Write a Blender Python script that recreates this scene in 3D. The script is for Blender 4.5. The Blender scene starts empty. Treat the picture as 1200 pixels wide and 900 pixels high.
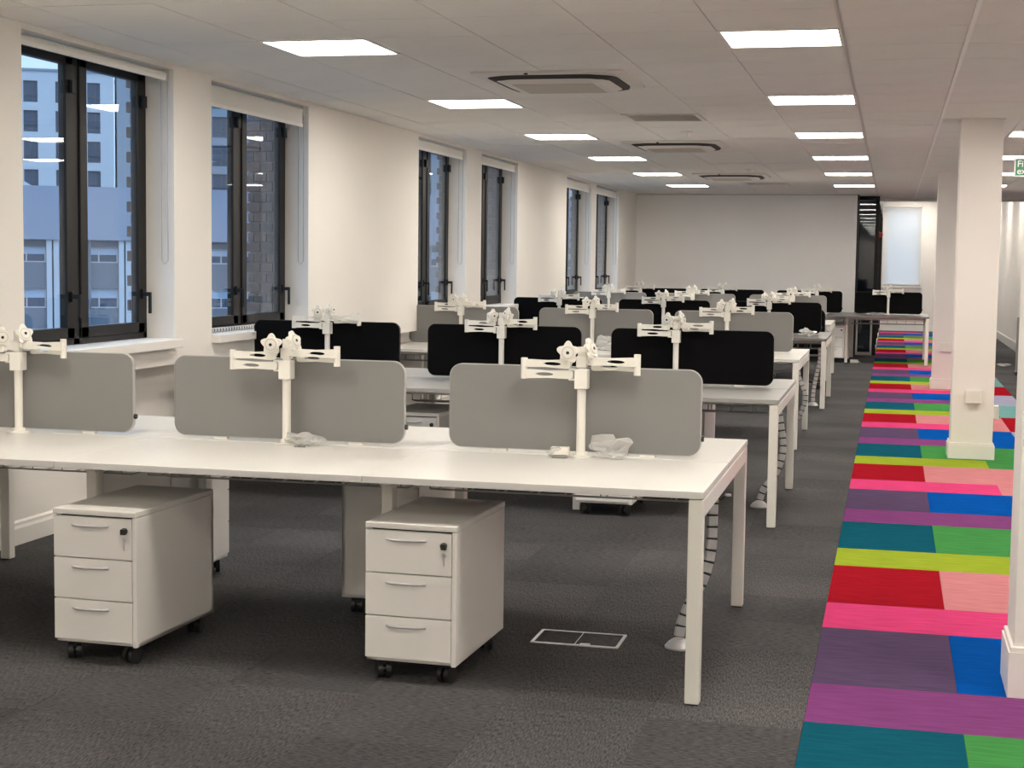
import bpy, bmesh, math, random
from mathutils import Vector, Matrix
random.seed(7)
PI = math.pi
scene = bpy.context.scene
COL = scene.collection

# ---------------------------------------------------------------- camera
CAM_H = 1.5
yaw, pitch, roll = 0.23874, 0.07956, 0.01303
fwd = Vector((-math.sin(yaw)*math.cos(pitch), math.cos(yaw)*math.cos(pitch), -math.sin(pitch)))
rgt = Vector((math.cos(yaw), math.sin(yaw), 0)); up = rgt.cross(fwd)
r2 = rgt*math.cos(roll)+up*math.sin(roll); u2 = -rgt*math.sin(roll)+up*math.cos(roll)
cd = bpy.data.cameras.new('camera'); cam = bpy.data.objects.new('camera', cd); COL.objects.link(cam)
cam.matrix_world = Matrix(((r2.x, u2.x, -fwd.x, 0), (r2.y, u2.y, -fwd.y, 0), (r2.z, u2.z, -fwd.z, CAM_H), (0, 0, 0, 1)))
cd.sensor_fit = 'HORIZONTAL'; cd.sensor_width = 36; cd.lens = 36*1820.2/1200; cd.clip_end = 1000; cd.clip_start = 0.05
scene.camera = cam
# ---------------------------------------------------------------- world: blue dusk sky
w = bpy.data.worlds.new('dusk'); scene.world = w; w.use_nodes = True
nt = w.node_tree; nt.nodes.clear()
o_ = nt.nodes.new('ShaderNodeOutputWorld'); b_ = nt.nodes.new('ShaderNodeBackground')
tc = nt.nodes.new('ShaderNodeTexCoord'); sp = nt.nodes.new('ShaderNodeSeparateXYZ'); rp = nt.nodes.new('ShaderNodeValToRGB')
rp.color_ramp.elements[0].position = 0.0; rp.color_ramp.elements[0].color = (0.56, 0.76, 0.98, 1)
rp.color_ramp.elements[1].position = 0.6; rp.color_ramp.elements[1].color = (0.50, 0.70, 0.98, 1)
mz = nt.nodes.new('ShaderNodeMath'); mz.operation = 'MULTIPLY_ADD'; mz.inputs[1].default_value = 3.8; mz.inputs[2].default_value = 0.95; mz.use_clamp = False
mx_ = nt.nodes.new('ShaderNodeMath'); mx_.operation = 'MAXIMUM'; mx_.inputs[1].default_value = 0.0
nt.links.new(tc.outputs['Generated'], sp.inputs[0]); nt.links.new(sp.outputs['Z'], rp.inputs[0])
nt.links.new(sp.outputs['Z'], mx_.inputs[0]); nt.links.new(mx_.outputs[0], mz.inputs[0]); nt.links.new(mz.outputs[0], b_.inputs[1])   # overcast dusk: brighter overhead
nt.links.new(rp.outputs[0], b_.inputs[0]); nt.links.new(b_.outputs[0], o_.inputs[0])
# ---------------------------------------------------------------- exposure
PANEL_STRENGTH = 30.0
vs = scene.view_settings
scene.display_settings.display_device = 'sRGB'
vs.view_transform = 'Standard'; vs.look = 'None'; vs.gamma = 1; vs.use_curve_mapping = False
vs.exposure = 0.0
scene.cycles.max_bounces = 8; scene.cycles.diffuse_bounces = 5; scene.cycles.transparent_max_bounces = 12

# ================================================================ materials
def mat(name, col, rough=0.6, metal=0.0, noise=0.0, nscale=20.0, bump=0.0, bscale=200.0, spec=0.5, stretch=(1, 1, 1), coat=0.0):
    m = bpy.data.materials.new(name); m.use_nodes = True
    n = m.node_tree; p = n.nodes['Principled BSDF']
    p.inputs['Roughness'].default_value = rough; p.inputs['Metallic'].default_value = metal
    p.inputs['Specular IOR Level'].default_value = spec
    p.inputs['Base Color'].default_value = (*col, 1)
    if coat: p.inputs['Coat Weight'].default_value = coat
    t = n.nodes.new('ShaderNodeTexCoord'); mp = n.nodes.new('ShaderNodeMapping')
    mp.inputs['Scale'].default_value = stretch
    n.links.new(t.outputs['Object'], mp.inputs[0])
    tx = n.nodes.new('ShaderNodeTexNoise'); tx.inputs['Scale'].default_value = nscale; tx.inputs['Detail'].default_value = 4
    n.links.new(mp.outputs[0], tx.inputs[0])
    if noise:
        r = n.nodes.new('ShaderNodeValToRGB')
        r.color_ramp.elements[0].position = 0.3; r.color_ramp.elements[1].position = 0.7
        r.color_ramp.elements[0].color = (*[c*(1-noise) for c in col], 1)
        r.color_ramp.elements[1].color = (*[min(1, c*(1+noise)) for c in col], 1)
        n.links.new(tx.outputs[0], r.inputs[0]); n.links.new(r.outputs[0], p.inputs['Base Color'])
    if bump:
        t2 = n.nodes.new('ShaderNodeTexNoise'); t2.inputs['Scale'].default_value = bscale; t2.inputs['Detail'].default_value = 2
        n.links.new(mp.outputs[0], t2.inputs[0])
        b = n.nodes.new('ShaderNodeBump'); b.inputs['Strength'].default_value = bump; b.inputs['Distance'].default_value = 0.002
        n.links.new(t2.outputs[0], b.inputs['Height']); n.links.new(b.outputs[0], p.inputs['Normal'])
    return m

def carpet_mat(name, col, along_x):
    """charcoal ribbed loop pile, rib direction quarter turned"""
    m = bpy.data.materials.new(name); m.use_nodes = True
    n = m.node_tree; p = n.nodes['Principled BSDF']; p.inputs['Roughness'].default_value = 0.95; p.inputs['Specular IOR Level'].default_value = 0.05
    g = n.nodes.new('ShaderNodeNewGeometry'); mp = n.nodes.new('ShaderNodeMapping')
    mp.inputs['Scale'].default_value = (80, 13, 1) if not along_x else (13, 80, 1)
    n.links.new(g.outputs['Position'], mp.inputs[0])
    tx = n.nodes.new('ShaderNodeTexNoise'); tx.inputs['Scale'].default_value = 2.6; tx.inputs['Detail'].default_value = 3; tx.inputs['Roughness'].default_value = 0.65
    n.links.new(mp.outputs[0], tx.inputs[0])
    r = n.nodes.new('ShaderNodeValToRGB'); r.color_ramp.elements[0].position = 0.33; r.color_ramp.elements[1].position = 0.68
    r.color_ramp.elements[0].color = (*[c*0.42 for c in col], 1); r.color_ramp.elements[1].color = (*[c*1.6 for c in col], 1)
    n.links.new(tx.outputs[0], r.inputs[0])
    t3 = n.nodes.new('ShaderNodeTexNoise'); t3.inputs['Scale'].default_value = 1.3; t3.inputs['Detail'].default_value = 3
    n.links.new(g.outputs['Position'], t3.inputs[0])
    mr = n.nodes.new('ShaderNodeMapRange'); mr.inputs[1].default_value = 0.3; mr.inputs[2].default_value = 0.7; mr.inputs[3].default_value = 0.82; mr.inputs[4].default_value = 1.15
    n.links.new(t3.outputs[0], mr.inputs[0])
    mx = n.nodes.new('ShaderNodeVectorMath'); mx.operation = 'SCALE'
    n.links.new(r.outputs[0], mx.inputs[0]); n.links.new(mr.outputs[0], mx.inputs['Scale'])
    n.links.new(mx.outputs[0], p.inputs['Base Color'])
    b = n.nodes.new('ShaderNodeBump'); b.inputs['Strength'].default_value = 0.7; b.inputs['Distance'].default_value = 0.004
    n.links.new(tx.outputs[0], b.inputs['Height']); n.links.new(b.outputs[0], p.inputs['Normal'])
    return m

def emit_mat(name, col, s):
    m = bpy.data.materials.new(name); m.use_nodes = True; n = m.node_tree; n.nodes.clear()
    o = n.nodes.new('ShaderNodeOutputMaterial'); e = n.nodes.new('ShaderNodeEmission')
    e.inputs[0].default_value = (*col, 1); e.inputs[1].default_value = s; n.links.new(e.outputs[0], o.inputs[0]); return m

def glass_mat(name, tint=(0.93, 0.97, 1.0), boost=1.0, rough=0.0):
    m = bpy.data.materials.new(name); m.use_nodes = True; n = m.node_tree; n.nodes.clear()
    o = n.nodes.new('ShaderNodeOutputMaterial'); mix = n.nodes.new('ShaderNodeMixShader')
    t = n.nodes.new('ShaderNodeBsdfTransparent'); t.inputs[0].default_value = (*tint, 1)
    g = n.nodes.new('ShaderNodeBsdfGlossy'); g.inputs['Roughness'].default_value = rough
    f = n.nodes.new('ShaderNodeLayerWeight'); f.inputs[0].default_value = 0.5       # Schlick reflectance, same from both faces
    pw = n.nodes.new('ShaderNodeMath'); pw.operation = 'POWER'; pw.inputs[1].default_value = 5; n.links.new(f.outputs['Facing'], pw.inputs[0])
    ma = n.nodes.new('ShaderNodeMath'); ma.operation = 'MULTIPLY_ADD'; ma.inputs[1].default_value = 0.96; ma.inputs[2].default_value = 0.04; n.links.new(pw.outputs[0], ma.inputs[0])
    ml = n.nodes.new('ShaderNodeMath'); ml.operation = 'MULTIPLY'; ml.inputs[1].default_value = boost; ml.use_clamp = True
    n.links.new(ma.outputs[0], ml.inputs[0]); n.links.new(ml.outputs[0], mix.inputs[0])
    n.links.new(t.outputs[0], mix.inputs[1]); n.links.new(g.outputs[0], mix.inputs[2]); n.links.new(mix.outputs[0], o.inputs[0]); return m

def fabric_mat(name, col, trans):
    m = bpy.data.materials.new(name); m.use_nodes = True; n = m.node_tree; n.nodes.clear()
    o = n.nodes.new('ShaderNodeOutputMaterial'); mix = n.nodes.new('ShaderNodeMixShader'); mix.inputs[0].default_value = trans
    d = n.nodes.new('ShaderNodeBsdfDiffuse'); d.inputs[0].default_value = (*col, 1)
    t = n.nodes.new('ShaderNodeBsdfTranslucent'); t.inputs[0].default_value = (*col, 1)
    n.links.new(d.outputs[0], mix.inputs[1]); n.links.new(t.outputs[0], mix.inputs[2]); n.links.new(mix.outputs[0], o.inputs[0]); return m

M = {}
M['wall'] = mat('painted_wall', (0.82, 0.79, 0.745), 0.75, noise=0.015, nscale=1.5, bump=0.08, bscale=180)
M['wall_lifted'] = mat('light_lifted_wall', (0.88, 0.865, 0.845), 0.7, noise=0.01, nscale=1.5)  # back wall colour lightened to stand in for light missing there
M['trim'] = mat('satin_trim', (0.84, 0.815, 0.77), 0.35)
M['ceil'] = mat('ceiling_tile', (0.78, 0.76, 0.72), 0.9, noise=0.02, nscale=3, bump=0.15, bscale=300)
M['bar'] = mat('grid_bar', (0.62, 0.60, 0.57), 0.5)
M['track'] = mat('white_track', (0.86, 0.85, 0.82), 0.35)
M['subfloor'] = mat('subfloor', (0.03, 0.03, 0.03), 0.95)
M['white_top'] = mat('white_laminate', (0.725, 0.712, 0.68), 0.32, noise=0.01, nscale=3, bump=0.02, bscale=500)
M['white_edge'] = mat('white_laminate_edge', (0.70, 0.69, 0.68), 0.4)
M['grey_top'] = mat('grey_laminate', (0.36, 0.355, 0.345), 0.35, noise=0.03, nscale=8)
M['dark_top'] = mat('dark_grey_laminate', (0.17, 0.165, 0.16), 0.35, noise=0.03, nscale=8)
M['frame'] = mat('white_powder_coat', (0.80, 0.78, 0.73), 0.35)
M['foot'] = mat('black_plastic', (0.012, 0.012, 0.013), 0.45)
M['wire'] = mat('wire_mesh', (0.30, 0.30, 0.30), 0.4, metal=0.6)
M['grey_fabric'] = mat('grey_screen_fabric', (0.235, 0.232, 0.228), 0.95, noise=0.05, nscale=300, bump=0.3, bscale=700, spec=0.1)
M['black_fabric'] = mat('black_screen_fabric', (0.0045, 0.0045, 0.005), 0.95, noise=0.1, nscale=300, bump=0.3, bscale=700, spec=0.08)
M['grey_trim'] = mat('pale_screen_trim', (0.43, 0.425, 0.41), 0.45)
M['black_trim'] = mat('dark_screen_trim', (0.03, 0.03, 0.03), 0.4)
M['arm'] = mat('white_arm_enamel', (0.82, 0.80, 0.74), 0.3)
M['ped'] = mat('pedestal_white', (0.85, 0.83, 0.80), 0.35)
M['pedtop'] = mat('pedestal_top', (0.80, 0.78, 0.74), 0.28)
M['gap'] = mat('dark_gap', (0.03, 0.03, 0.03), 0.8)
M['chrome'] = mat('chrome', (0.80, 0.80, 0.81), 0.30, metal=0.8)
M['alu'] = mat('silver_plastic', (0.52, 0.52, 0.53), 0.32, metal=0.25)
M['winframe'] = mat('black_window_frame', (0.007, 0.007, 0.0075), 0.42, spec=0.28)
M['glass'] = glass_mat('window_glass', boost=1.0)
M['darkglass'] = glass_mat('partition_glass', (0.55, 0.6, 0.65), boost=1.6)
M['blind'] = fabric_mat('blind_fabric', (0.80, 0.78, 0.74), 0.12)
M['backlit_blind'] = fabric_mat('backlit_blind_fabric', (0.90, 0.875, 0.84), 0.68)
M['light_rim'] = mat('light_rim', (0.86, 0.84, 0.80), 0.3)
M['panel'] = emit_mat('led_diffuser', (1.0, 0.925, 0.825), PANEL_STRENGTH)
M['ac'] = mat('ac_plastic', (0.70, 0.67, 0.62), 0.45)
M['ac_panel'] = mat('ac_intake', (0.50, 0.46, 0.39), 0.6)
M['slot'] = mat('dark_slot', (0.02, 0.015, 0.012), 0.7)
M['plastic'] = mat('white_socket', (0.80, 0.77, 0.71), 0.35)
M['bag'] = fabric_mat('clear_polythene', (0.80, 0.80, 0.78), 0.35)
_n = M['bag'].node_tree; _o = [x for x in _n.nodes if x.type == 'OUTPUT_MATERIAL'][0]; _s = _o.inputs[0].links[0].from_socket
_t = _n.nodes.new('ShaderNodeBsdfTransparent'); _g = _n.nodes.new('ShaderNodeBsdfGlossy'); _g.inputs['Roughness'].default_value = 0.18
_a = _n.nodes.new('ShaderNodeMixShader'); _a.inputs[0].default_value = 0.2; _b = _n.nodes.new('ShaderNodeMixShader'); _b.inputs[0].default_value = 0.52
_n.links.new(_s, _a.inputs[1]); _n.links.new(_g.outputs[0], _a.inputs[2]); _n.links.new(_t.outputs[0], _b.inputs[1]); _n.links.new(_a.outputs[0], _b.inputs[2]); _n.links.new(_b.outputs[0], _o.inputs[0])
M['brick'] = mat('brown_brick', (0.20, 0.135, 0.11), 0.9, noise=0.3, nscale=14, bump=0.3, bscale=80)
M['brick2'] = mat('red_brown_brick', (0.17, 0.12, 0.105), 0.9, noise=0.3, nscale=14, bump=0.3, bscale=80)
M['mortar'] = mat('mortar', (0.24, 0.215, 0.19), 0.95, noise=0.1)
M['facade'] = mat('white_render', (0.47, 0.485, 0.51), 0.8, noise=0.02, nscale=0.2)
M['facade2'] = mat('grey_cladding', (0.24, 0.265, 0.30), 0.7, noise=0.03, nscale=0.3)
M['lowwall'] = mat('low_roof_cladding', (0.235, 0.265, 0.33), 0.6, noise=0.04, nscale=0.2)
M['spandrel'] = mat('spandrel_panel', (0.13, 0.155, 0.19), 0.6)
M['bluewin'] = mat('far_window_glass', (0.06, 0.085, 0.13), 0.12)
M['farblind'] = mat('far_window_blind', (0.36, 0.45, 0.56), 0.6)
M['darkin'] = mat('far_window_dark', (0.07, 0.075, 0.08), 0.3)
M['asphalt'] = mat('asphalt', (0.10, 0.11, 0.13), 0.9, noise=0.2, nscale=0.3)
M['green'] = mat('sign_green', (0.02, 0.22, 0.10), 0.4)
M['signwhite'] = mat('sign_white', (0.85, 0.85, 0.82), 0.4)
M['red'] = mat('red_plastic', (0.45, 0.03, 0.02), 0.4)
M['grey_board'] = mat('grey_board', (0.24, 0.235, 0.225), 0.5)
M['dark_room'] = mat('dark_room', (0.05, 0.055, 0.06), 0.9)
CP = [carpet_mat('charcoal_carpet_a', (0.078, 0.0765, 0.078), True), carpet_mat('charcoal_carpet_b', (0.074, 0.073, 0.074), False),
      carpet_mat('charcoal_carpet_c', (0.082, 0.080, 0.081), False), carpet_mat('charcoal_carpet_d', (0.069, 0.068, 0.070), True)]
RGB = dict(teal=(0.008, 0.085, 0.125), magenta=(0.190, 0.052, 0.175), purple=(0.090, 0.060, 0.120), pink=(0.600, 0.055, 0.175),
           red=(0.300, 0.010, 0.018), lime=(0.270, 0.350, 0.030), green=(0.055, 0.235, 0.065), blue=(0.004, 0.075, 0.330),
           salmon=(0.510, 0.195, 0.210), aqua=(0.140, 0.300, 0.300), lavender=(0.300, 0.300, 0.410))
CT = {k: mat(k+'_carpet', v, 1.0, noise=0.16, nscale=5, bump=0.4, bscale=60, spec=0.0, stretch=(1.2, 14, 1)) for k, v in RGB.items()}

# ================================================================ mesh helpers
class MB:
    def __init__(s): s.v = []; s.f = []; s.mi = []; s.sm = []
    def add(s, vs_, fs, mi=0, smooth=False):
        b = len(s.v); s.v += [tuple(v) for v in vs_]
        for f in fs: s.f.append([i+b for i in f]); s.mi.append(mi); s.sm.append(smooth)
        return s
    def box(s, x0, y0, z0, x1, y1, z1, mi=0):
        v = [(x0, y0, z0), (x1, y0, z0), (x1, y1, z0), (x0, y1, z0), (x0, y0, z1), (x1, y0, z1), (x1, y1, z1), (x0, y1, z1)]
        return s.add(v, [(0, 3, 2, 1), (4, 5, 6, 7), (0, 1, 5, 4), (1, 2, 6, 5), (2, 3, 7, 6), (3, 0, 4, 7)], mi)
    def cyl(s, a, b, r, n=16, r1=None, mi=0, cap=True):
        a = Vector(a); b = Vector(b); d = (b-a).normalized(); r1 = r if r1 is None else r1
        x = d.orthogonal().normalized(); y = d.cross(x)
        ring = [x*math.cos(2*PI*i/n)+y*math.sin(2*PI*i/n) for i in range(n)]
        v = [a+q*r for q in ring]+[b+q*r1 for q in ring]
        s.add(v, [(i, (i+1) % n, n+(i+1) % n, n+i) for i in range(n)], mi, True)
        if cap: s.add(v[:n], [tuple(reversed(range(n)))], mi); s.add(v[n:], [tuple(range(n))], mi)
        return s
    def tube(s, pts, r, n=6, mi=0):
        pts = [Vector(p) for p in pts]; rings = []
        ref = Vector((0.13, 0.31, 0.94))
        for i, p in enumerate(pts):
            d = (pts[min(i+1, len(pts)-1)]-pts[max(i-1, 0)]).normalized()
            x = d.cross(ref).normalized(); y = d.cross(x)
            rings += [p+(x*math.cos(2*PI*k/n)+y*math.sin(2*PI*k/n))*r for k in range(n)]
        fs = []
        for i in range(len(pts)-1):
            for k in range(n): fs.append((i*n+k, i*n+(k+1) % n, (i+1)*n+(k+1) % n, (i+1)*n+k))
        return s.add(rings, fs, mi, True)
    def prism(s, outline, plane, t0, t1, mi=0, smooth_side=False):
        """outline: (a,b) loop; plane 'xz' extrudes along y, 'xy' along z, 'yz' along x"""
        P = {'xz': lambda a, b, t: (a, t, b), 'xy': lambda a, b, t: (a, b, t), 'yz': lambda a, b, t: (t, a, b)}[plane]
        n = len(outline); v = [P(a, b, t0) for a, b in outline]+[P(a, b, t1) for a, b in outline]
        s.add(v, [(i, (i+1) % n, n+(i+1) % n, n+i) for i in range(n)], mi, smooth_side)
        s.add(v[:n], [tuple(reversed(range(n)))], mi); s.add(v[n:], [tuple(range(n))], mi); return s
    def ringprism(s, outer, inner, plane, t0, t1, mi=0):
        P = {'xz': lambda a, b, t: (a, t, b), 'xy': lambda a, b, t: (a, b, t), 'yz': lambda a, b, t: (t, a, b)}[plane]
        n = len(outer)
        v = [P(*q, t0) for q in outer]+[P(*q, t0) for q in inner]+[P(*q, t1) for q in outer]+[P(*q, t1) for q in inner]
        f = []
        for i in range(n):
            j = (i+1) % n
            f += [(i, n+i, n+j, j), (2*n+i, 2*n+j, 3*n+j, 3*n+i), (i, j, 2*n+j, 2*n+i), (n+i, 3*n+i, 3*n+j, n+j)]
        return s.add(v, f, mi)
    def mesh(s, name, mats, bevel=0.0, seg=2):
        me = bpy.data.meshes.new(name); me.from_pydata(s.v, [], s.f)
        for m in (mats if isinstance(mats, (list, tuple)) else [mats]): me.materials.append(m)
        me.polygons.foreach_set('material_index', s.mi); me.polygons.foreach_set('use_smooth', s.sm)
        bm = bmesh.new(); bm.from_mesh(me)
        bmesh.ops.recalc_face_normals(bm, faces=bm.faces[:])
        if bevel:
            es = [e for e in bm.edges if len(e.link_faces) == 2 and e.calc_face_angle(0) > 0.6]
            bmesh.ops.bevel(bm, geom=es, offset=bevel, segments=seg, affect='EDGES', profile=0.6)
        bm.to_mesh(me); bm.free(); me.update(); return me

def link(name, me, parent=None, loc=(0, 0, 0), rot=(0, 0, 0), label=None, kind=None):
    o = bpy.data.objects.new(name, me); COL.objects.link(o); o.location = loc; o.rotation_euler = rot
    if parent: o.parent = parent
    if label: o['label'] = label
    if kind: o['kind'] = kind
    return o
def tag(o, label, cat, group=None):
    o['label'] = label; o['category'] = cat
    if group: o['group'] = group
    return o
def thing(name, label, cat, loc=(0, 0, 0), rz=0.0, group=None):
    o = link(name, None, None, loc, (0, 0, rz)); o.empty_display_size = 0.1; return tag(o, label, cat, group)
def boxm(name, m, b, bevel=0.0): return MB().box(*b).mesh(name, m, bevel)
def struct(name, me, loc=(0, 0, 0)): return link(name, me, None, loc, kind='structure')
def rrect(w_, h_, r, n=6, cx=0, cy=0):
    pts = []
    for (sx, sy, a0) in ((1, 1, 0), (-1, 1, PI/2), (-1, -1, PI), (1, -1, 1.5*PI)):
        for i in range(n+1):
            a = a0+PI/2*i/n; pts.append((cx+sx*(w_/2-r)+r*math.cos(a), cy+sy*(h_/2-r)+r*math.sin(a)))
    return pts
class Proto:
    """a reusable thing: list of (part name, mesh, loc, rot, [sub-parts], label)"""
    def __init__(s): s.parts = []
    def part(s, name, me, loc=(0, 0, 0), rot=(0, 0, 0), subs=(), label=None): s.parts.append((name, me, loc, rot, subs, label)); return s
    def put(s, name, label, cat, loc, rz=0.0, group=None, skip=()):
        t = thing(name, label, cat, loc, rz, group)
        for (n, me, l, r, subs, lab) in s.parts:
            if n in skip: continue
            o = link(n, me, t, l, r, lab)
            for sb in subs: link(sb[0], sb[1], o, sb[2], sb[3] if len(sb) > 3 else (0, 0, 0), sb[4] if len(sb) > 4 else None)
        return t

# ================================================================ ROOM SHELL
ZC = 2.63
XLOW, XUP, XR = -4.36, -4.18, 2.17          # lower left wall face, lined upper face, right wall face
YB, YBW, YGL, YEND = -8.0, 25.8, 26.5, 36.8
WINS = [(6.92, 8.585), (9.11, 10.785), (13.51, 15.13), (15.73, 17.33), (20.07, 21.80), (22.19, 24.06)]
ZS, ZH = 1.005, 2.60

floor = struct('floor', MB().box(XLOW-0.1, YB-0.1, -0.14, XR+0.1, YEND+0.2, -0.012).mesh('floor', M['subfloor']))
# --- coloured strip: planks
SX = [-0.238, 0.268, 0.745, 1.09, 1.40]
pieces = []
Y0 = 8.338; PAIR = 1.3765; WD = 0.888
left_w = ['teal', 'purple', 'red']; left_n = ['magenta', 'pink', 'lime']; right_w = ['green', 'blue', 'salmon']
c2 = ['green', 'blue', 'salmon']; c3 = ['aqua', 'lavender', 'red']
pair_m = {}
gapm = 0.0005
def slab(name, x0, y0, x1, y1, m, label=None, top=0.0):
    key = (round(x1-x0, 3), round(y1-y0, 3), m.name)
    if key not in pair_m: pair_m[key] = boxm(name, m, (0, 0, -0.012, x1-x0-2*gapm, y1-y0-2*gapm, 0))
    return link(name, pair_m[key], floor, (x0+gapm, y0+gapm, top), label=label)
for k in range(-4, 20):
    ya = Y0+PAIR*k; c = k % 3
    if ya > YEND: break
    yb = min(ya+WD, YEND); yc = min(ya+PAIR, YEND)
    slab('carpet_plank', SX[0], ya, SX[1], yb, CT[left_w[c]], left_w[c]+' carpet plank')
    slab('carpet_plank', SX[1], ya, SX[2], yb, CT[right_w[c]], right_w[c]+' carpet plank')
    if yc > yb: slab('carpet_plank', SX[0], yb, SX[2], yc, CT[left_n[c]], left_n[c]+' carpet plank')
    # outer columns run one narrow row early
    a0 = ya-(PAIR-WD); a1 = a0+PAIR
    slab('carpet_plank', SX[2], a0, SX[3], min(a1, YEND), CT[c2[c]], c2[c]+' carpet plank')
    slab('carpet_plank', SX[3], a0, SX[4], min(a1, YEND), CT[c3[c]], c3[c]+' carpet plank')
# --- charcoal carpet tiles
tiles = []
T = 0.5
for ix in range(0, 9):
    x1 = SX[0]-T*ix; x0 = max(x1-T, XLOW)
    for iy in range(-16, 74):
        y0 = iy*T
        if y0 >= YEND: continue
        tiles.append((x0, y0, x1, min(y0+T, YEND), ix, iy))
for ix in range(0, 2):
    x0 = SX[4]+T*ix; x1 = min(x0+T, XR)
    for iy in range(-16, 74):
        y0 = iy*T
        tiles.append((x0, y0, x1, min(y0+T, YEND), 20+ix, iy))
vis = [t for t in tiles if t[1] >= 3.5 and not (t[4] >= 20)]
vis.sort(key=lambda t: t[1]); near = set(vis[:296])
stuff = [MB() for _ in CP]
for t in tiles:
    k = (t[4]*7+t[5]*3+(t[4]*t[5]) % 5) % 4
    if t in near: slab('carpet_tile', t[0], t[1], t[2], t[3], CP[k], None, top=random.uniform(-0.0008, 0.0))
    else: stuff[k].box(t[0]+gapm, t[1]+gapm, -0.012, t[2]-gapm, t[3]-gapm, 0)
big = MB(); 
for k, s_ in enumerate(stuff):
    big.add(s_.v, s_.f, k)
link('carpet_tiles_far', big.mesh('carpet_tiles_far', CP), floor, kind='stuff')

# --- ceiling: T-bar soffit, tiles
ceiling = struct('ceiling', MB().box(XLOW-0.1, YB-0.1, ZC+0.03, XR+0.1, 27.6, ZC+0.12).box(XLOW-0.1, 27.5, ZC-0.04, XR+0.1, 27.62, 3.1).box(-0.35, 27.6, 3.05, XR+0.1, YEND+0.2, 3.14).mesh('ceiling', M['ceil']))
GX0, GY0, G = -0.8736, 7.71, 0.6
LIGHT_X = [-3.274, -0.874, 0.926]                # west column, middle column, east column
LIGHT_Y = [GY0-0.0+3.0*k for k in range(-5, 6)]
occupied = set()
def cell(x, y): return (round((x-GX0)/G), round((y-GY0)/G))
for lx in LIGHT_X:
    for ly in LIGHT_Y: occupied.add(cell(lx, ly))
AC = [(-2.05, 9.60), (-2.05, 14.98), (-2.05, 20.28)]
VENT = [(-2.0736, 11.91), (-2.0736, 22.11)]
for vx, vy in VENT: occupied.add(cell(vx, vy))
ixs = range(-6, 6); tl = []
for ix in ixs:
    x0 = max(GX0+G*ix, XUP); x1 = min(GX0+G*(ix+1), XR)
    if x1-x0 < 0.05: continue
    for iy in range(-27, 34):
        y0 = GY0+G*iy; y1 = min(y0+G, 27.5)
        if y1-y0 < 0.05 or (ix, iy) in occupied: continue
        tl.append((y0, x0, x1, y1))
cm = {}
vis = sorted([t for t in tl if t[0] > 5.2])[:298]; visset = set(vis); fm = MB(); g2 = 0.0028
for t in tl:
    y0, x0, x1, y1 = t
    if t in visset:
        key = (round(x1-x0, 3), round(y1-y0, 3))
        if key not in cm: cm[key] = boxm('ceiling_tile', M['ceil'], (0, 0, 0, x1-x0-2*g2, y1-y0-2*g2, 0.016))
        link('ceiling_tile', cm[key], ceiling, (x0+g2, y0+g2, ZC-random.uniform(0, 0.0012)))
    else: fm.box(x0+g2, y0+g2, ZC, x1-g2, y1-g2, ZC+0.016)
link('ceiling_tiles_far', fm.mesh('ceiling_tiles_far', M['ceil']), ceiling, kind='stuff')
for ix in range(-5, 6):
    x = GX0+G*ix
    if ix == 2: link('track', boxm('track', M['track'], (x-0.011, YB, ZC-0.006, x+0.011, 27.5, ZC+0.012), 0.002), ceiling)
    elif ix == 1: link('track', MB().box(x-0.010, YB, ZC-0.005, x+0.002, 27.5, ZC+0.012).box(x+0.005, YB, ZC-0.003, x+0.011, 27.5, ZC+0.012).mesh('track', M['bar']), ceiling)
    else: link('grid_bar', boxm('grid_bar', M['bar'], (x-0.012, YB, ZC+0.017, x+0.012, 27.5, ZC+0.029)), ceiling)

# --- left wall: outer leaf low wall, piers and inner lining
mb = MB()
mb.box(XLOW-0.045, YB, 0, XLOW, YBW, ZS-0.03)
edges = [YB]+[e for wn in WINS for e in wn]+[YBW]
for i in range(0, len(edges), 2):
    mb.box(XLOW-0.045, edges[i], ZS-0.03, XLOW, edges[i+1], ZC+0.1)
    mb.box(XLOW, edges[i], 0.85, XUP, edges[i+1], ZC+0.03)
for a, b in WINS:
    mb.box(XLOW-0.045, a, ZH, XUP, b, ZC+0.1)
    mb.box(XLOW, a, 0.85, XUP, b, 0.951)
struct('wall_left', mb.mesh('wall_left', M['wall']))
bbl = MB(); bbl.prism([(XLOW, 0), (XLOW+0.018, 0), (XLOW+0.018, 0.085), (XLOW+0.012, 0.10), (XLOW+0.012, 0.115), (XLOW, 0.125)], 'xz', YB, YBW)
struct('baseboard_left', bbl.mesh('baseboard_left', M['trim']))
# back wall, right wall, end wall, wall behind the camera
struct('wall_back', boxm('wall_back', M['wall_lifted'], (XLOW-0.1, YBW, 0, -0.586, YBW+0.12, ZC+0.03)))
struct('baseboard_back', boxm('baseboard_back', M['trim'], (XLOW, YBW-0.015, 0, -0.6, YBW, 0.12)))
struct('trim_1', boxm('trim_1', M['bar'], (XUP, YBW-0.03, ZC-0.02, -0.586, YBW-0.002, ZC-0.001)))
struct('wall_right', boxm('wall_right', M['wall'], (XR, YB, 0, XR+0.1, YEND, 3.1)))
struct('baseboard_right', boxm('baseboard_right', M['trim'], (XR-0.015, YB, 0, XR, YEND, 0.16), 0.003))
struct('wall_front', boxm('wall_front', M['wall'], (XLOW-0.1, YB-0.1, 0, XR+0.1, YB, ZC+0.03)))
EW = (-0.21, 0.62, 1.02, 2.86)
EX = (1.02, 1.98)
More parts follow.
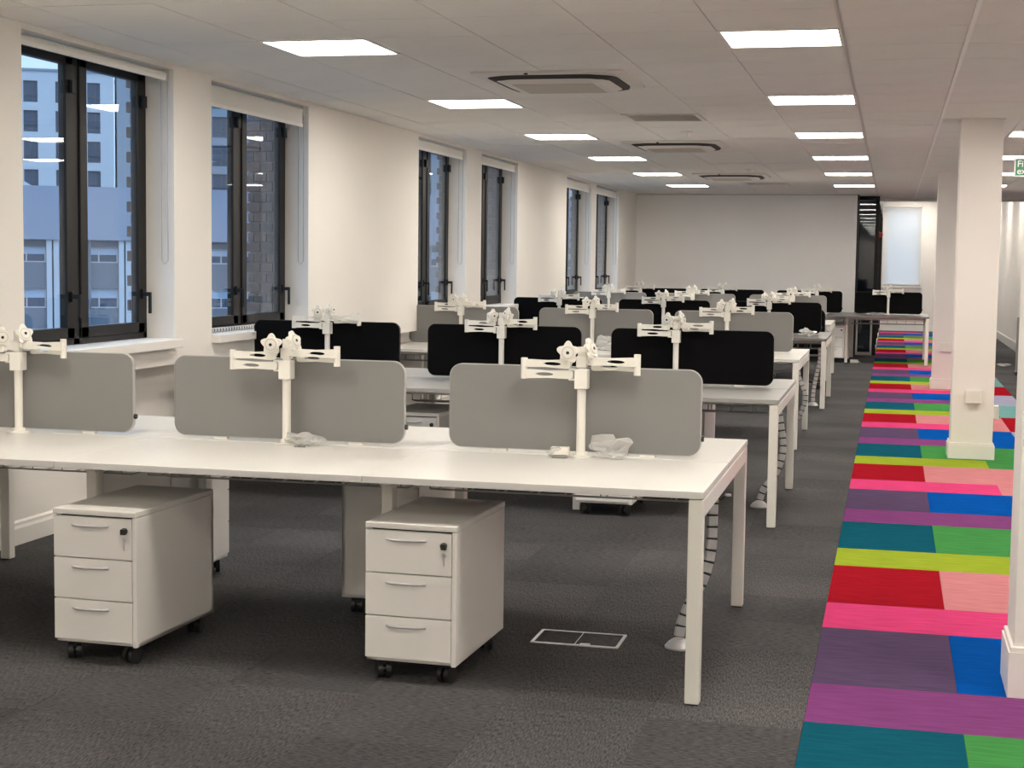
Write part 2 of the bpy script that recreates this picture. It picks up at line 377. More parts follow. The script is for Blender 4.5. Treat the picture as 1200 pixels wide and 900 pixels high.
mb = MB(); mb.box(-0.32, YEND, 0, EW[0], YEND+0.15, 3.1).box(EW[1], YEND, 0, EX[0], YEND+0.15, 3.1).box(EX[1], YEND, 0, XR, YEND+0.15, 3.1).box(EX[0], YEND, 0, EX[1], YEND+0.15, EW[2]).box(EX[0], YEND, EW[3], EX[1], YEND+0.15, 3.1).box(EW[0], YEND, 0, EW[1], YEND+0.15, EW[2]).box(EW[0], YEND, EW[3], EW[1], YEND+0.15, 3.1)
struct('wall_end', mb.mesh('wall_end', M['wall']))
struct('baseboard_end', boxm('baseboard_end', M['trim'], (-0.29, YEND-0.015, 0, XR, YEND, 0.12)))
# end window + roller blind
wn = struct('window_7', MB().box(EW[0], YEND+0.06, EW[2], EW[0]+0.05, YEND+0.12, EW[3]).box(EW[1]-0.05, YEND+0.06, EW[2], EW[1], YEND+0.12, EW[3]).box(EW[0], YEND+0.06, EW[2], EW[1], YEND+0.12, EW[2]+0.05).box(EW[0], YEND+0.06, EW[3]-0.05, EW[1], YEND+0.12, EW[3]).mesh('window_7', M['trim']))
w8 = struct('window_8', MB().ringprism(rrect(EX[1]-EX[0], EW[3]-EW[2], 0.002, 1, (EX[0]+EX[1])/2, (EW[2]+EW[3])/2), rrect(EX[1]-EX[0]-0.1, EW[3]-EW[2]-0.1, 0.002, 1, (EX[0]+EX[1])/2, (EW[2]+EW[3])/2), 'xz', YEND+0.06, YEND+0.12).mesh('window_8', M['trim']))  # unseen window behind the columns, added to daylight the right corridor
link('pane', boxm('pane', M['glass'], (EX[0]+0.05, YEND+0.085, EW[2]+0.05, EX[1]-0.05, YEND+0.091, EW[3]-0.05)), w8)
link('pane', boxm('pane', M['glass'], (EW[0]+0.05, YEND+0.085, EW[2]+0.05, EW[1]-0.05, YEND+0.091, EW[3]-0.05)), wn)
link('window_sill', boxm('window_sill', M['trim'], (EW[0]-0.03, YEND-0.06, EW[2]-0.03, EW[1]+0.03, YEND+0.06, EW[2]), 0.004), wn)
t = thing('roller_blind', 'white backlit roller blind drawn down over the far end window', 'blind', (0.2, YEND-0.01, EW[2]))
link('fabric', boxm('fabric', M['backlit_blind'], (-0.41, 0.02, 0.03, 0.395, 0.023, 1.82)), t)
link('roller_tube', MB().cyl((-0.41, 0.022, 1.815), (0.40, 0.022, 1.815), 0.02).mesh('roller_tube', M['trim']), t)
link('bottom_bar', boxm('bottom_bar', M['trim'], (-0.39, 0.014, 0.045, 0.39, 0.03, 0.065), 0.003), t)
# glazed partition beside the back wall: dark room behind
part = struct('wall_glazed', MB().box(-0.586, YBW+0.12, 0, -0.566, YGL+0.03, ZC).box(-0.3, YGL-0.02, 0, -0.24, YGL+0.05, ZC+0.4).box(-0.3, YEND-0.06, 0, -0.25, YEND, 3.05)
              .box(-0.586, YGL-0.02, ZC-0.06, -0.3, YGL+0.04, ZC).box(-0.3, YGL, 2.58, -0.25, YEND, 3.1).mesh('wall_glazed', M['winframe']))
fr = MB(); x0, x1 = -0.566, -0.302
fr.box(x0, YGL-0.02, 0.0, x1, YGL+0.03, 0.05).box(x0, YGL-0.02, 0.05, x0+0.03, YGL+0.03, 0.72).box(x1-0.03, YGL-0.02, 0.05, x1, YGL+0.03, 0.72)
link('sill_frame', fr.mesh('sill_frame', M['frame']), part)
link('pane', boxm('pane', M['darkglass'], (x0, YGL+0.002, 0.05, x1, YGL+0.012, ZC-0.06)), part)
link('side_rail', boxm('side_rail', M['frame'], (-0.305, YGL+0.05, 0.0, -0.255, YEND-0.06, 0.05)), part)
for k in range(4):
    ya = YGL+0.05+k*2.55
    link('side_pane', boxm('side_pane', M['darkglass'], (-0.285, ya, 0.05, -0.275, ya+2.5, 2.58)), part)
    if k: link('mullion', boxm('mullion', M['winframe'], (-0.30, ya-0.05, 0.05, -0.25, ya, 2.58)), part)
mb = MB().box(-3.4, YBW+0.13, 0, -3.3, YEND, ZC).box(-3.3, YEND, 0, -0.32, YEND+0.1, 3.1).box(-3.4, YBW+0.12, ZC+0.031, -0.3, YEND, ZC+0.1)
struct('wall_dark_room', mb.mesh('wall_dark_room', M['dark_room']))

# ================================================================ WINDOWS
XF0, XF1 = -4.402, -4.362
handle_me = MB().box(-0.012, -0.012, -0.03, 0.0, 0.012, 0.03).box(-0.004, -0.010, -0.012, 0.045, 0.010, 0.012).box(0.033, -0.010, -0.115, 0.047, 0.010, 0.012).mesh('handle', M['winframe'], 0.002)
for wi, (a, b) in enumerate(WINS):
    fw = 0.045; mid = (a+b)/2
    f = MB().box(XF0, a, ZS, XF1, a+fw, ZH).box(XF0, b-fw, ZS, XF1, b, ZH).box(XF0, a, ZS, XF1, b, ZS+0.035).box(XF0, a, ZH-0.035, XF1, b, ZH).box(XF0, mid-0.035, ZS, XF1, mid+0.035, ZH)
    win = struct('window_%d' % (wi+1), f.mesh('window_frame', M['winframe'], 0.003, 1))
    for (c0, c1, hs) in ((a+fw, mid-0.035, 1), (mid+0.035, b-fw, 1)):
        st = 0.082; z0, z1 = ZS+0.035, ZH-0.035
        cs = MB().box(XF0+0.004, c0, z0, XF1+0.010, c0+st, z1).box(XF0+0.004, c1-st, z0, XF1+0.010, c1, z1).box(XF0+0.004, c0, z0, XF1+0.010, c1, z0+0.062).box(XF0+0.004, c0, z1-0.045, XF1+0.010, c1, z1)
        cas = link('casement', cs.mesh('casement', M['winframe'], 0.005, 1), win)
        link('pane', boxm('pane', M['glass'], (-4.366, c0+st-0.01, z0+0.05, -4.360, c1-st+0.01, z1-0.035)), cas)
        link('handle', handle_me, cas, (XF1+0.024, c1-0.04, 1.27))
        link('hinge', boxm('hinge', M['winframe'], (XF1+0.012, c1-0.05, 2.37, XF1+0.035, c1-0.005, 2.44), 0.003), cas)
    link('window_sill', boxm('window_sill', M['trim'], (XF1, a+0.001, 0.951, XUP+0.06, b-0.001, ZS), 0.006), win)
    # roller blind
    drop = [2.535, 2.45, 2.495, 2.50, 2.47, 2.48][wi]
    words = ['first', 'second', 'third', 'fourth', 'fifth', 'sixth'][wi]
    t = thing('roller_blind', 'white roller blind rolled up at the head of the %s window from the camera' % words, 'blind', (-4.235, mid, ZH))
    hw = (b-a)/2-0.03
    link('roller_tube', MB().cyl((0, -hw, -0.035), (0, hw, -0.035), 0.024, 14).mesh('roller_tube', M['blind']), t)
    link('fabric', boxm('fabric', M['blind'], (0.022, -hw+0.01, drop-ZH, 0.025, hw-0.02, -0.03)), t)
    link('bottom_bar', boxm('bottom_bar', M['trim'], (0.016, -hw+0.01, drop-ZH-0.004, 0.031, hw-0.02, drop-ZH+0.02), 0.003), t)
    link('bracket', boxm('bracket', M['trim'], (-0.03, hw+0.004, -0.07, 0.03, hw+0.012, 0), 0.002), t)
    zb = 1.45-ZH
    link('pull_chain', MB().tube([(0.02, hw+0.018, -0.06), (0.02, hw+0.018, zb+0.02), (0.0, hw+0.018, zb), (-0.02, hw+0.018, zb+0.02), (-0.02, hw+0.018, -0.06)], 0.0025, 5).mesh('pull_chain', M['grey_trim']), t)

# ================================================================ OUTSIDE
# brick outer leaf between the windows
bk = [boxm('brick', M['brick'], (-0.10, 0, 0, 0.0, 0.11, 0.064), 0.004), boxm('brick', M['brick2'], (-0.10, 0, 0, 0.0, 0.11, 0.064), 0.004)]
bh = [boxm('brick', M['brick'], (-0.055, 0, 0, 0.0, 0.11, 0.064), 0.004), boxm('brick', M['brick2'], (-0.055, 0, 0, 0.0, 0.11, 0.064), 0.004)]
for wi, (a, b) in enumerate(WINS):
    nb = WINS[wi+1][0] if wi < 5 else b+2.0
    deep = wi % 2 == 1
    xo = -4.655 if deep else -4.47
    ol = struct('wall_outside_%d' % (wi+1), boxm('wall_outside', M['mortar'], (xo+0.012, b+0.006, ZS-0.3, XLOW-0.046, nb-0.006, ZC+0.2)))
    joined = MB()
    for r in range(24):
        z = ZS-0.06+r*0.074
        if deep: spans = [(-4.408, -4.50), (-4.51, -4.60), (-4.61, -4.655)] if r % 2 else [(-4.408, -4.45), (-4.46, -4.55), (-4.56, -4.665)]
        else: spans = [(-4.408, -4.49)] if r % 2 else [(-4.408, -4.464)]
        for (s0, s1) in spans:
            if wi < 2:
                full = (s0-s1) > 0.07
                o = link('brick', (bk if full else bh)[random.randrange(2)], ol, (s0, b-0.004, z)); o.scale = ((s0-s1)/(0.10 if full else 0.055), 1, 1)
            else: joined.box(s1, b-0.004, z, s0, b+0.1, z+0.064)
    if wi >= 2: link('brickwork', joined.mesh('brickwork', M['brick2'], 0.004, 1), ol, kind='stuff')
struct('ground_outside', boxm('ground_outside', M['asphalt'], (-260, -60, -9.2, -4.9, 320, -9.0)))
# far buildings: own frame, facing the office
TH = 0.507
BD = Vector((-math.sin(TH), math.cos(TH), 0)); BE = Vector((math.cos(TH), math.sin(TH), 0))
rzb = math.atan2(BE.y, BE.x)
def far_block(name, lab, D, s0, s1, z1, cols, rows, wall_m, mkwin, depth=10.0, z0=-9.0):
    """facade built of piers and spandrels with recessed windows; cols / rows are the openings"""
    t = thing(name, lab, 'building', BD*D, TH)
    m = MB(); xe = [s0]+[q for c_ in cols for q in c_]+[s1]
    for i in range(0, len(xe), 2): m.box(xe[i], 0, z0, xe[i+1], 0.5, z1)
    ze = [z0]+[q for r_ in rows for q in r_]+[z1]
    for c_ in cols:
        for i in range(0, len(ze), 2): m.box(c_[0], 0, ze[i], c_[1], 0.5, ze[i+1])
    m.box(s0, 0.5, z0, s1, depth, z1)
    link('wall', m.mesh('wall', wall_m), t)
    link('parapet', boxm('parapet', M['lowwall'], (s0-0.05, -0.12, z1, s1+0.05, depth, z1+0.22)), t)
    for c_ in cols:
        for r_ in rows: mkwin(t, c_, r_)
    return t
_wm = {}
def hotel_win(t, c_, r_):
    a, b, z0, z1 = c_[0], c_[1], r_[0], r_[1]; k = (round(b-a, 3), round(z1-z0, 3), 'h')
    W_, H_ = b-a, z1-z0
    if k not in _wm:
        f = MB().box(0, 0.1, 0, W_, 0.2, 0.08).box(0, 0.1, H_-0.08, W_, 0.2, H_).box(0, 0.1, 0, 0.08, 0.2, H_).box(W_-0.08, 0.1, 0, W_, 0.2, H_).box(W_*0.6, 0.1, 0, W_*0.6+0.08, 0.2, H_).box(0, 0.1, H_*0.3, W_, 0.2, H_*0.3+0.08)
        _wm[k] = (f.mesh('window', M['darkin']), boxm('pane', M['bluewin'], (0.05, 0.2, 0.05, W_-0.05, 0.24, H_-0.05)))
    o = link('window', _wm[k][0], t, (a, 0, z0)); link('pane', _wm[k][1], o)
cw = [(-5.87+3.1*k, -4.50+3.1*k) for k in range(-3, 0)]+[(-5.87, -4.50), (-2.78, -1.40), (0.32, 1.58)]
rw = [(16.72-2.95*k, 18.85-2.95*k) for k in range(8, -1, -1)]
far_block('apartment_building', 'white rendered block with rows of dark windows, seen through the nearest window', 165, -20, 2.9, 19.85, cw, rw, M['facade'], hotel_win)
cw2 = [(6.6+3.1*k, 8.1+3.1*k) for k in range(0, 12)]
far_block('apartment_building', 'pale grey clad wing right of the white block outside', 165, 3.2, 46, 19.9, cw2, rw, M['facade2'], hotel_win)
def office_win(t, c_, r_):
    a, b, z0, z1 = c_[0], c_[1], r_[0], r_[1]; W_, H_ = b-a, z1-z0; k = (round(W_, 3), round(H_, 3), 'o')
    if k not in _wm:
        f = MB().box(0, 0.12, 0, W_, 0.2, 0.07).box(0, 0.12, H_-0.07, W_, 0.2, H_)
        for q in range(4): f.box((W_-0.08)*q/3, 0.12, 0, (W_-0.08)*q/3+0.08, 0.2, H_)
        _wm[k] = (f.mesh('window', M['facade']), boxm('pane', M['bluewin'], (0.03, 0.2, 0.03, W_-0.03, 0.24, H_-0.03)), boxm('blind', M['farblind'], (0.06, 0.16, H_*0.52, W_-0.06, 0.19, H_-0.05)))
    o = link('window', _wm[k][0], t, (a, 0, z0)); link('pane', _wm[k][1], o); link('blind', _wm[k][2], o)
cl = [(-1.45+4.3*k, 1.95+4.3*k) for k in range(-4, 9)]
rl = [(-1.80-2.45*k, -0.62-2.45*k) for k in range(2, -1, -1)]+[(1.0, 1.95)]
tl_ = far_block('office_building', 'long low office with a plain pale blue roof band and strip windows outside', 100, -20, 40, 2.36, cl, rl, M['spandrel'], office_win, depth=12)
link('roof_band', boxm('roof_band', M['lowwall'], (-20.2, -0.45, 2.40, 40.2, 12.2, 5.66)), tl_)
for k in range(-4, 9):
    for dx in (0.0, 0.42): link('pilaster', boxm('pilaster', M['facade'], (-2.30+4.3*k+dx, -0.30, -9, -1.98+4.3*k+dx, 0.0, 2.4)), tl_)
    link('downpipe', MB().cyl((0.25+4.3*k, -0.25, -9), (0.25+4.3*k, -0.25, 2.4), 0.09, 8).mesh('downpipe', M['spandrel']), tl_)
t = thing('shed_roof', 'small white gabled rooftop poking above the low office roof band', 'roof', BD*104+BE*(-3.7), TH)
link('gable', MB().prism([(-2.2, 3.0), (1.1, 3.0), (1.1, 5.45), (0.0, 6.1), (-2.2, 5.45)], 'xz', 0, 4).mesh('gable', M['facade']), t)

# ================================================================ COLUMNS
COLS = [('square white column at the right edge beside the camera', 0.452, 5.60, 0.31, 0.18, ZC),
        ('square white column standing on coloured carpet, nearest with a socket', 0.480, 12.55, 0.315, 0.125, ZC),
        ('square white column behind the nearer one, far along the coloured strip', 0.505, 19.62, 0.25, 0.125, ZC)]
for lab, x, y, wdt, ph, zt in COLS:
    t = thing('column', lab, 'column', (x+wdt/2, y+wdt/2, 0)); h_ = wdt/2
    link('shaft', boxm('shaft', M['wall'], (-h_, -h_, 0, h_, h_, zt-0.002), 0.004), t)
    link('plinth', MB().prism([(-h_-0.018, -h_-0.018), (h_+0.018, -h_-0.018), (h_+0.018, h_+0.018), (-h_-0.018, h_+0.018)], 'xy', 0.0005, ph-0.02).box(-h_-0.012, -h_-0.012, ph-0.021, h_+0.012, h_+0.012, ph).mesh('plinth', M['trim'], 0.003, 1), t)
    link('ceiling_trim', boxm('ceiling_trim', M['trim'], (-h_-0.012, -h_-0.012, zt-0.012, h_+0.012, h_+0.012, zt-0.002)), t)
def socket(lab, x, y, z, rz):
    t = thing('wall_socket', lab, 'socket', (x, y, z), rz)
    link('back_box', boxm('back_box', M['plastic'], (-0.056, -0.034, -0.05, 0.056, 0.0, 0.05), 0.003), t)
    link('face_plate', boxm('face_plate', M['plastic'], (-0.060, -0.044, -0.053, 0.060, -0.034, 0.053), 0.004), t)
    link('switch', MB().box(-0.04, -0.047, 0.012, -0.025, -0.044, 0.035).box(0.025, -0.047, 0.012, 0.04, -0.044, 0.035).mesh('switch', M['plastic']), t)
socket('white double socket box on front face of the nearer socketed column', 0.640, 12.549, 0.492, 0)
socket('white socket box on the right side of the nearer column', 0.797, 12.70, 0.36, PI/2)
socket('white double socket box on front face of the farther column', 0.655, 19.619, 0.515, 0)

# ================================================================ CEILING FITTINGS
rim = MB().ringprism(rrect(0.594, 0.594, 0.004, 1), rrect(0.560, 0.552, 0.004, 1), 'xy', -0.006, 0.02).mesh('rim', M['light_rim'])
dif = boxm('diffuser', M['panel'], (-0.281, -0.277, 0.002, 0.281, 0.277, 0.012))
PL = Proto().part('frame', rim).part('diffuser', dif)
cname = ['left', 'middle', 'right']; ordn = ['nearest', 'second', 'third', 'fourth', 'fifth', 'farthest']
for ci, lx in enumerate(LIGHT_X):
    for k, ly in enumerate(LIGHT_Y):
        kk = k-5
        if kk >= 0:
            lab = 'square white ceiling light panel, %s of those in view in the %s row' % (ordn[kk], cname[ci])
            if ci == 2 and kk < 2: lab = 'square ceiling light panel of the right row hidden beyond the frame, %s' % ordn[kk]
        else: lab = 'square ceiling light panel of the %s row, number %s behind the view' % (cname[ci], ['five', 'four', 'three', 'two', 'one'][k])
        PL.put('ceiling_light', lab, 'ceiling light', (lx+0.3, ly+0.3, ZC), group='square ceiling light panels')
for k in range(3):  # panels hidden above the ceiling edge, added to brighten the alcove
    PL.put('ceiling_light', 'added unseen light panel brightening the far alcove, %s of three' % ['nearest', 'middle', 'farthest'][k], 'ceiling light', (0.40, 29.6+3.2*k, 3.045), group='square ceiling light panels')
# air conditioning cassettes: bevelled panel, four curved slots, intake grille
acp = Proto()
def frust(h0, z0, h1, z1, r0, r1_):
    a_ = rrect(2*h0, 2*h0, r0, 4); b__ = rrect(2*h1, 2*h1, r1_, 4); n = len(a_)
    return [(x, y, z0) for x, y in a_]+[(x, y, z1) for x, y in b__], [(i, (i+1) % n, n+(i+1) % n, n+i) for i in range(n)]+[tuple(range(n)), tuple(range(2*n-1, n-1, -1))]
acp.part('panel', MB().prism(rrect(0.93, 0.93, 0.03, 3), 'xy', -0.014, -0.0015).add(*frust(0.415, -0.014, 0.29, -0.058, 0.10, 0.04)).mesh('panel', M['ac'], 0.002, 1))
acp.part('intake_grille', boxm('intake_grille', M['ac_panel'], (-0.25, -0.25, -0.062, 0.25, 0.25, -0.057), 0.002))
def slot_me():
    """dark outlet on one outward sloping side, its ends curling in"""
    m = MB(); n = 14; v = []
    for off in (0.0035, -0.002):
        for (hw, yo, drop) in ((0.375, 0.398, 0.0), (0.345, 0.352, 0.0)):
            for i in range(n+1):
                t_ = -1+2*i/n; e = abs(t_)**8
                x = hw*t_; y = -(yo-0.045*e); rr = max(abs(x), abs(y))
                z = -0.014-(0.415-min(rr, 0.415))*0.352
                v.append((x, y, z-off))
    k = n+1; fs = []
    for i in range(n):
        fs += [(i, i+1, k+i+1, k+i), (2*k+i, 3*k+i, 3*k+i+1, 2*k+i+1), (i, 2*k+i, 2*k+i+1, i+1), (k+i, k+i+1, 3*k+i+1, 3*k+i)]
    fs += [(0, k, 3*k, 2*k), (n, 2*k+n, 3*k+n, k+n)]
    return m.add(v, fs).mesh('air_slot', M['slot'])
sm_ = slot_me()
for q in range(4): acp.part('air_slot', sm_, rot=(0, 0, q*PI/2))
acp.part('sensor', MB().cyl((-0.12, -0.44, -0.022), (-0.12, -0.44, -0.013), 0.012, 10).mesh('sensor', M['foot']))
for (ax, ay), wd in zip(AC, ['nearest', 'middle', 'farthest']):
    acp.put('air_conditioner', 'square white ceiling air conditioner with curved dark slots, %s of three' % wd, 'air conditioner', (ax, ay, ZC))
vp = Proto().part('frame', MB().ringprism(rrect(0.594, 0.594, 0.003, 1), rrect(0.53, 0.53, 0.003, 1), 'xy', -0.008, 0.02).mesh('frame', M['ac']))
vp.part('backing', boxm('backing', M['slot'], (-0.27, -0.27, 0.02, 0.27, 0.27, 0.025)))
sl = MB().add([(-0.265, -0.018, 0.016), (0.265, -0.018, 0.016), (0.265, 0.012, -0.004), (-0.265, 0.012, -0.004), (-0.265, -0.016, 0.018), (0.265, -0.016, 0.018), (0.265, 0.014, -0.002), (-0.265, 0.014, -0.002)],
              [(0, 1, 2, 3), (7, 6, 5, 4), (0, 4, 5, 1), (2, 6, 7, 3), (1, 5, 6, 2), (0, 3, 7, 4)]).mesh('slat', M['ac'])
for i in range(9): vp.part('slat', sl, (0, -0.235+0.058*i, 0))
for (vx, vy), wd in zip(VENT, ['nearer', 'farther']):
    vp.put('ceiling_vent', 'square slatted ceiling air vent between the air conditioners, %s one' % wd, 'vent', (vx+0.3, vy+0.3, ZC), PI)
for x, y, wd in ((-1.77, 13.55, 'before the middle air conditioner'), (-1.7, 19.0, 'before the farthest air conditioner')):
    t = thing('smoke_detector', 'small round white smoke detector on the ceiling '+wd, 'detector', (x, y, ZC))
    link('base', MB().cyl((0, 0, -0.016), (0, 0, -0.001), 0.055, 20).mesh('base', M['plastic']), t)
    link('sensor_head', MB().cyl((0, 0, -0.045), (0, 0, -0.016), 0.026, 16, r1=0.042).mesh('sensor_head', M['plastic']), t)
# fire exit sign hanging from the ceiling
t = thing('exit_sign', 'green Fire exit sign hanging from the ceiling at the right edge', 'sign', (1.26, 15.0, 2.405))
link('board', boxm('board', M['signwhite'], (-0.21, -0.006, -0.085, 0.21, 0.006, 0.085), 0.001), t)
link('face', boxm('face', M['green'], (-0.198, -0.008, -0.073, 0.198, -0.006, 0.073)), t)
for x in (-0.15, 0.15): link('hanger', MB().cyl((x, 0, 0.085), (x, 0, 0.224), 0.003, 6).mesh('hanger', M['chrome']), t)
for txt, z in (('Fire', 0.006), ('exit', -0.060)):
    cu = bpy.data.curves.new('txt', 'FONT'); cu.body = txt; cu.size = 0.082; cu.extrude = 0.0008; cu.offset = 0.0012
    tmp = bpy.data.objects.new('txt', cu); COL.objects.link(tmp); bpy.context.view_layer.update()
    me = bpy.data.meshes.new_from_object(tmp.evaluated_get(bpy.context.evaluated_depsgraph_get())); bpy.data.objects.remove(tmp)
    me.materials.clear(); me.materials.append(M['signwhite'])
    link('lettering', me, t, (-0.185, -0.0088, z), (PI/2, 0, 0))
t = thing('fire_sounder', 'small red fire sounder on the black glazed corner post', 'alarm', (-0.215, YGL+0.02, 2.0))
link('base', MB().cyl((-0.025, 0, 0), (0.0, 0, 0), 0.045, 16).mesh('base', M['red']), t)
link('cap', MB().cyl((0.0, 0, 0), (0.04, 0, 0), 0.04, 16, r1=0.028).mesh('cap', M['red']), t)

# ================================================================ BENCH DESKS
BAY = 1.21; DT = 0.733
#            name, right end x, centre y, bays, top, fabric, pole offset
ROWS = [('nearest white', -0.590, 5.980, 3, 'white_top', 'grey', (0.025, 0.0, -0.02)),
        ('second, grey-topped', -0.600, 9.640, 3, 'grey_top', 'black', (-0.09, 0.0, 0.03)),
        ('third, white', -0.705, 13.45, 3, 'white_top', 'grey', (-0.06, -0.03, -0.02)),
        ('fourth, dark-topped', -0.640, 17.15, 3, 'dark_top', 'black', (-0.05, 0.0, 0.03)),
        ('fifth, white', -0.745, 21.05, 3, 'white_top', 'grey', (0.07, -0.06, 0.0)),
        ('farthest, dark-topped', 0.555, 24.80, 4, 'dark_top', 'black', (0.0, 0.12, -0.14, -0.25))]
DH = 0.812                                   # half depth of the bench
tops = {}
def top_me(key):
    if key not in tops:
        me = MB().box(-BAY/2+0.001, -0.402, -0.025, BAY/2-0.001, 0.402, 0).mesh('tabletop', [M[key], M['white_edge'] if key == 'white_top' else M[key]], 0.0015, 1)
        for p_ in me.polygons:
            if abs(p_.normal.z) < 0.5: p_.material_index = 1
        tops[key] = me
    return tops[key]
leg_me = MB().box(-0.025, -0.025, 0.004, 0.025, 0.025, 0.705).mesh('leg', M['frame'], 0.003, 1)
foot_me = boxm('foot_pad', M['foot'], (-0.021, -0.021, 0, 0.021, 0.021, 0.005))
mleg_me = MB().box(-0.022, -0.03, 0.004, 0.022, 0.03, 0.66).mesh('leg', M['frame'], 0.003, 1)
rail_me = MB().box(-0.025, -DH+0.05, 0.640, 0.025, DH-0.05, 0.703).mesh('end_rail', M['frame'], 0.003, 1)
mrail_me = MB().box(-0.022, -0.55, 0.66, 0.022, 0.55, 0.705).mesh('cross_rail', M['frame'], 0.003, 1)
def tray_me():
    m = MB(); r = 0.0028
    x0, x1 = -BAY/2+0.06, BAY/2-0.06
    prof = [(-0.17, 0.69), (-0.17, 0.60), (-0.08, 0.585), (0.02, 0.585), (0.02, 0.66)]
    for y, z in prof: m.box(x0, y-r, z-r, x1, y+r, z+r)
    m.box(x0, -0.125-r, 0.5925-r, x1, -0.125+r, 0.5925+r).box(x0, -0.17-r, 0.645-r, x1, -0.17+r, 0.645+r)
    n = 9
    for i in range(n):
        x = x0+(x1-x0)*i/(n-1)
        m.tube([(x, y, z) for y, z in prof]+[(x, 0.035, 0.66)], r*1.1, 4)
    return m.mesh('cable_tray', M['wire'])
tray = tray_me()
beam = {}
def bench(ri, name, xr, yc, bays, top, fab, offs):
    desc = {0: 'nearest white bench desk with grey screens on it', 1: 'grey-topped bench desk with black screens, second from the camera',
            2: 'white bench desk with grey screens, third from the camera', 3: 'dark-topped bench desk with black screens, fourth from the camera',
            4: 'white bench desk with grey screens, fifth from the camera', 5: 'dark-topped bench desk by the back wall, reaching over the coloured strip'}[ri]
    t = thing('bench_desk', desc, 'desk', (xr-bays*BAY/2, yc, 0), 0.0, 'bench desks in rows')
    L = bays*BAY
    for b in range(bays):
        x = L/2-BAY*(b+0.5)
        for s in (-1, 1): link('tabletop', top_me(top), t, (x, s*(DH-0.402), DT))
        link('cable_tray', tray, t, (x, 0, 0))
        if b: 
            xs = L/2-BAY*b
            for s in (-1, 1):
                o = link('leg', mleg_me, t, (xs, s*0.5, 0)); link('foot_pad', foot_me, o)
            link('cross_rail', mrail_me, t, (xs, 0, 0))
    for sx in (-1, 1):
        for s in (-1, 1):
            o = link('leg', leg_me, t, (sx*(L/2-0.027), s*(DH-0.027), 0)); link('foot_pad', foot_me, o)
        link('end_rail', rail_me, t, (sx*(L/2-0.027), 0, 0))
    if L not in beam: beam[L] = MB().box(-L/2+0.052, -0.02, 0.665, L/2-0.052, 0.02, 0.705).mesh('beam', M['frame'], 0.002, 1)
    for s in (-1, 1): link('beam', beam[L], t, (0, s*0.45, 0))
    return t
# screens
SW, SH = 1.02, 0.338
scr = {}
for fab in ('grey', 'black'):
    pnl = MB().prism(rrect(SW-0.006, SH-0.006, 0.049, 8), 'xz', -0.0135, 0.0135).mesh('panel', M[fab+'_fabric'], 0.003, 1)
    edg = MB().ringprism(rrect(SW, SH, 0.052, 8), rrect(SW-0.0065, SH-0.0065, 0.049, 8), 'xz', -0.010, 0.010).mesh('edge_trim', M[fab+'_trim'])
    cl = MB().box(-0.03, -0.012, -SH/2-0.012, 0.03, 0.012, -SH/2-0.001).mesh('clamp', M['frame'])
    kn = MB().cyl((0, 0, 0), (0.010, 0, 0), 0.011, 10).mesh('knob', M['foot'])
    p_ = Proto().part('panel', pnl).part('edge_trim', edg).part('clamp', cl, (-0.3, 0, 0)).part('clamp', cl, (0.3, 0, 0)).part('knob', kn, (SW/2, 0, -0.10))
    scr[fab] = p_
# monitor arms
def link_me(L, ht, ha, hx):
    """flat aluminium link with an elliptical lightening hole; runs along +x from 0 to L, height ht at 0 and ha at L"""
    n = 40; o = []; i_ = []
    for k in range(n):
        a = 2*PI*k/n; c, s_ = math.cos(a), math.sin(a)
        x = L/2+L/2*math.copysign(abs(c)**0.25, c)
        tt = x/L; wst = 1-0.22*math.sin(PI*tt)**2
        h_ = (ht*(1-tt)+ha*tt)/2*wst
        o.append((x, h_*math.copysign(abs(s_)**0.3, s_)))
        i_.append((hx+0.036*c, 0.0072*s_))
    return MB().ringprism(o, i_, 'xz', -0.011, 0.011).mesh('link', M['arm'])
link_a = link_me(0.205, 0.034, 0.038, 0.115); link_b = link_me(0.19, 0.030, 0.038, 0.115)
joint_me = MB().cyl((0, 0, -0.041), (0, 0, 0.041), 0.0135, 14).mesh('joint', M['arm'])
def star_me():
    n = 60; out = []
    for k in range(n):
        a = 2*PI*k/n+PI/2; r = 0.0385+0.0070*math.cos(5*2*PI*k/n)
        out.append((r*math.cos(a), r*math.sin(a)))
    m = MB().prism(out, 'xz', -0.006, 0.006)
    m.cyl((0, -0.006, 0), (0, -0.012, 0), 0.031, 24, r1=0.029).cyl((0, -0.012, 0), (0, -0.015, 0), 0.020, 20)
    m.cyl((0, 0.006, 0), (0, 0.03, 0), 0.016, 14).box(-0.014, 0.02, -0.05, 0.014, 0.042, 0.014)
    return m.mesh('mount_plate', M['arm'], 0.0012, 1)
star = star_me()
bolt = MB().cyl((0, -0.0152, 0), (0, -0.0165, 0), 0.0065, 10).mesh('bolt', M['foot'])
ring_groove = MB().ringprism([(0.0235*math.cos(2*PI*k/24), 0.0235*math.sin(2*PI*k/24)) for k in range(24)], [(0.0215*math.cos(2*PI*k/24), 0.0215*math.sin(2*PI*k/24)) for k in range(24)], 'xz', -0.0128, -0.0118).mesh('groove', M['grey_trim'])
base_me = MB().cyl((0, 0, 0.0003), (0, 0, 0.007), 0.052, 24).cyl((0, 0, 0.007), (0, 0, 0.02), 0.026, 20).mesh('base_plate', M['arm'])
pole_me = MB().cyl((0, 0, 0.007), (0, 0, 0.432), 0.0175, 20).mesh('pole', M['arm'])
collar_me = MB().box(-0.025, -0.03, 0.268, 0.027, 0.025, 0.345).box(-0.05, -0.024, 0.338, -0.02, 0.012, 0.346).box(-0.05, -0.024, 0.300, -0.02, 0.012, 0.308).box(-0.02, -0.022, 0.352, 0.02, 0.022, 0.396).mesh('collar', M['arm'], 0.004, 2)
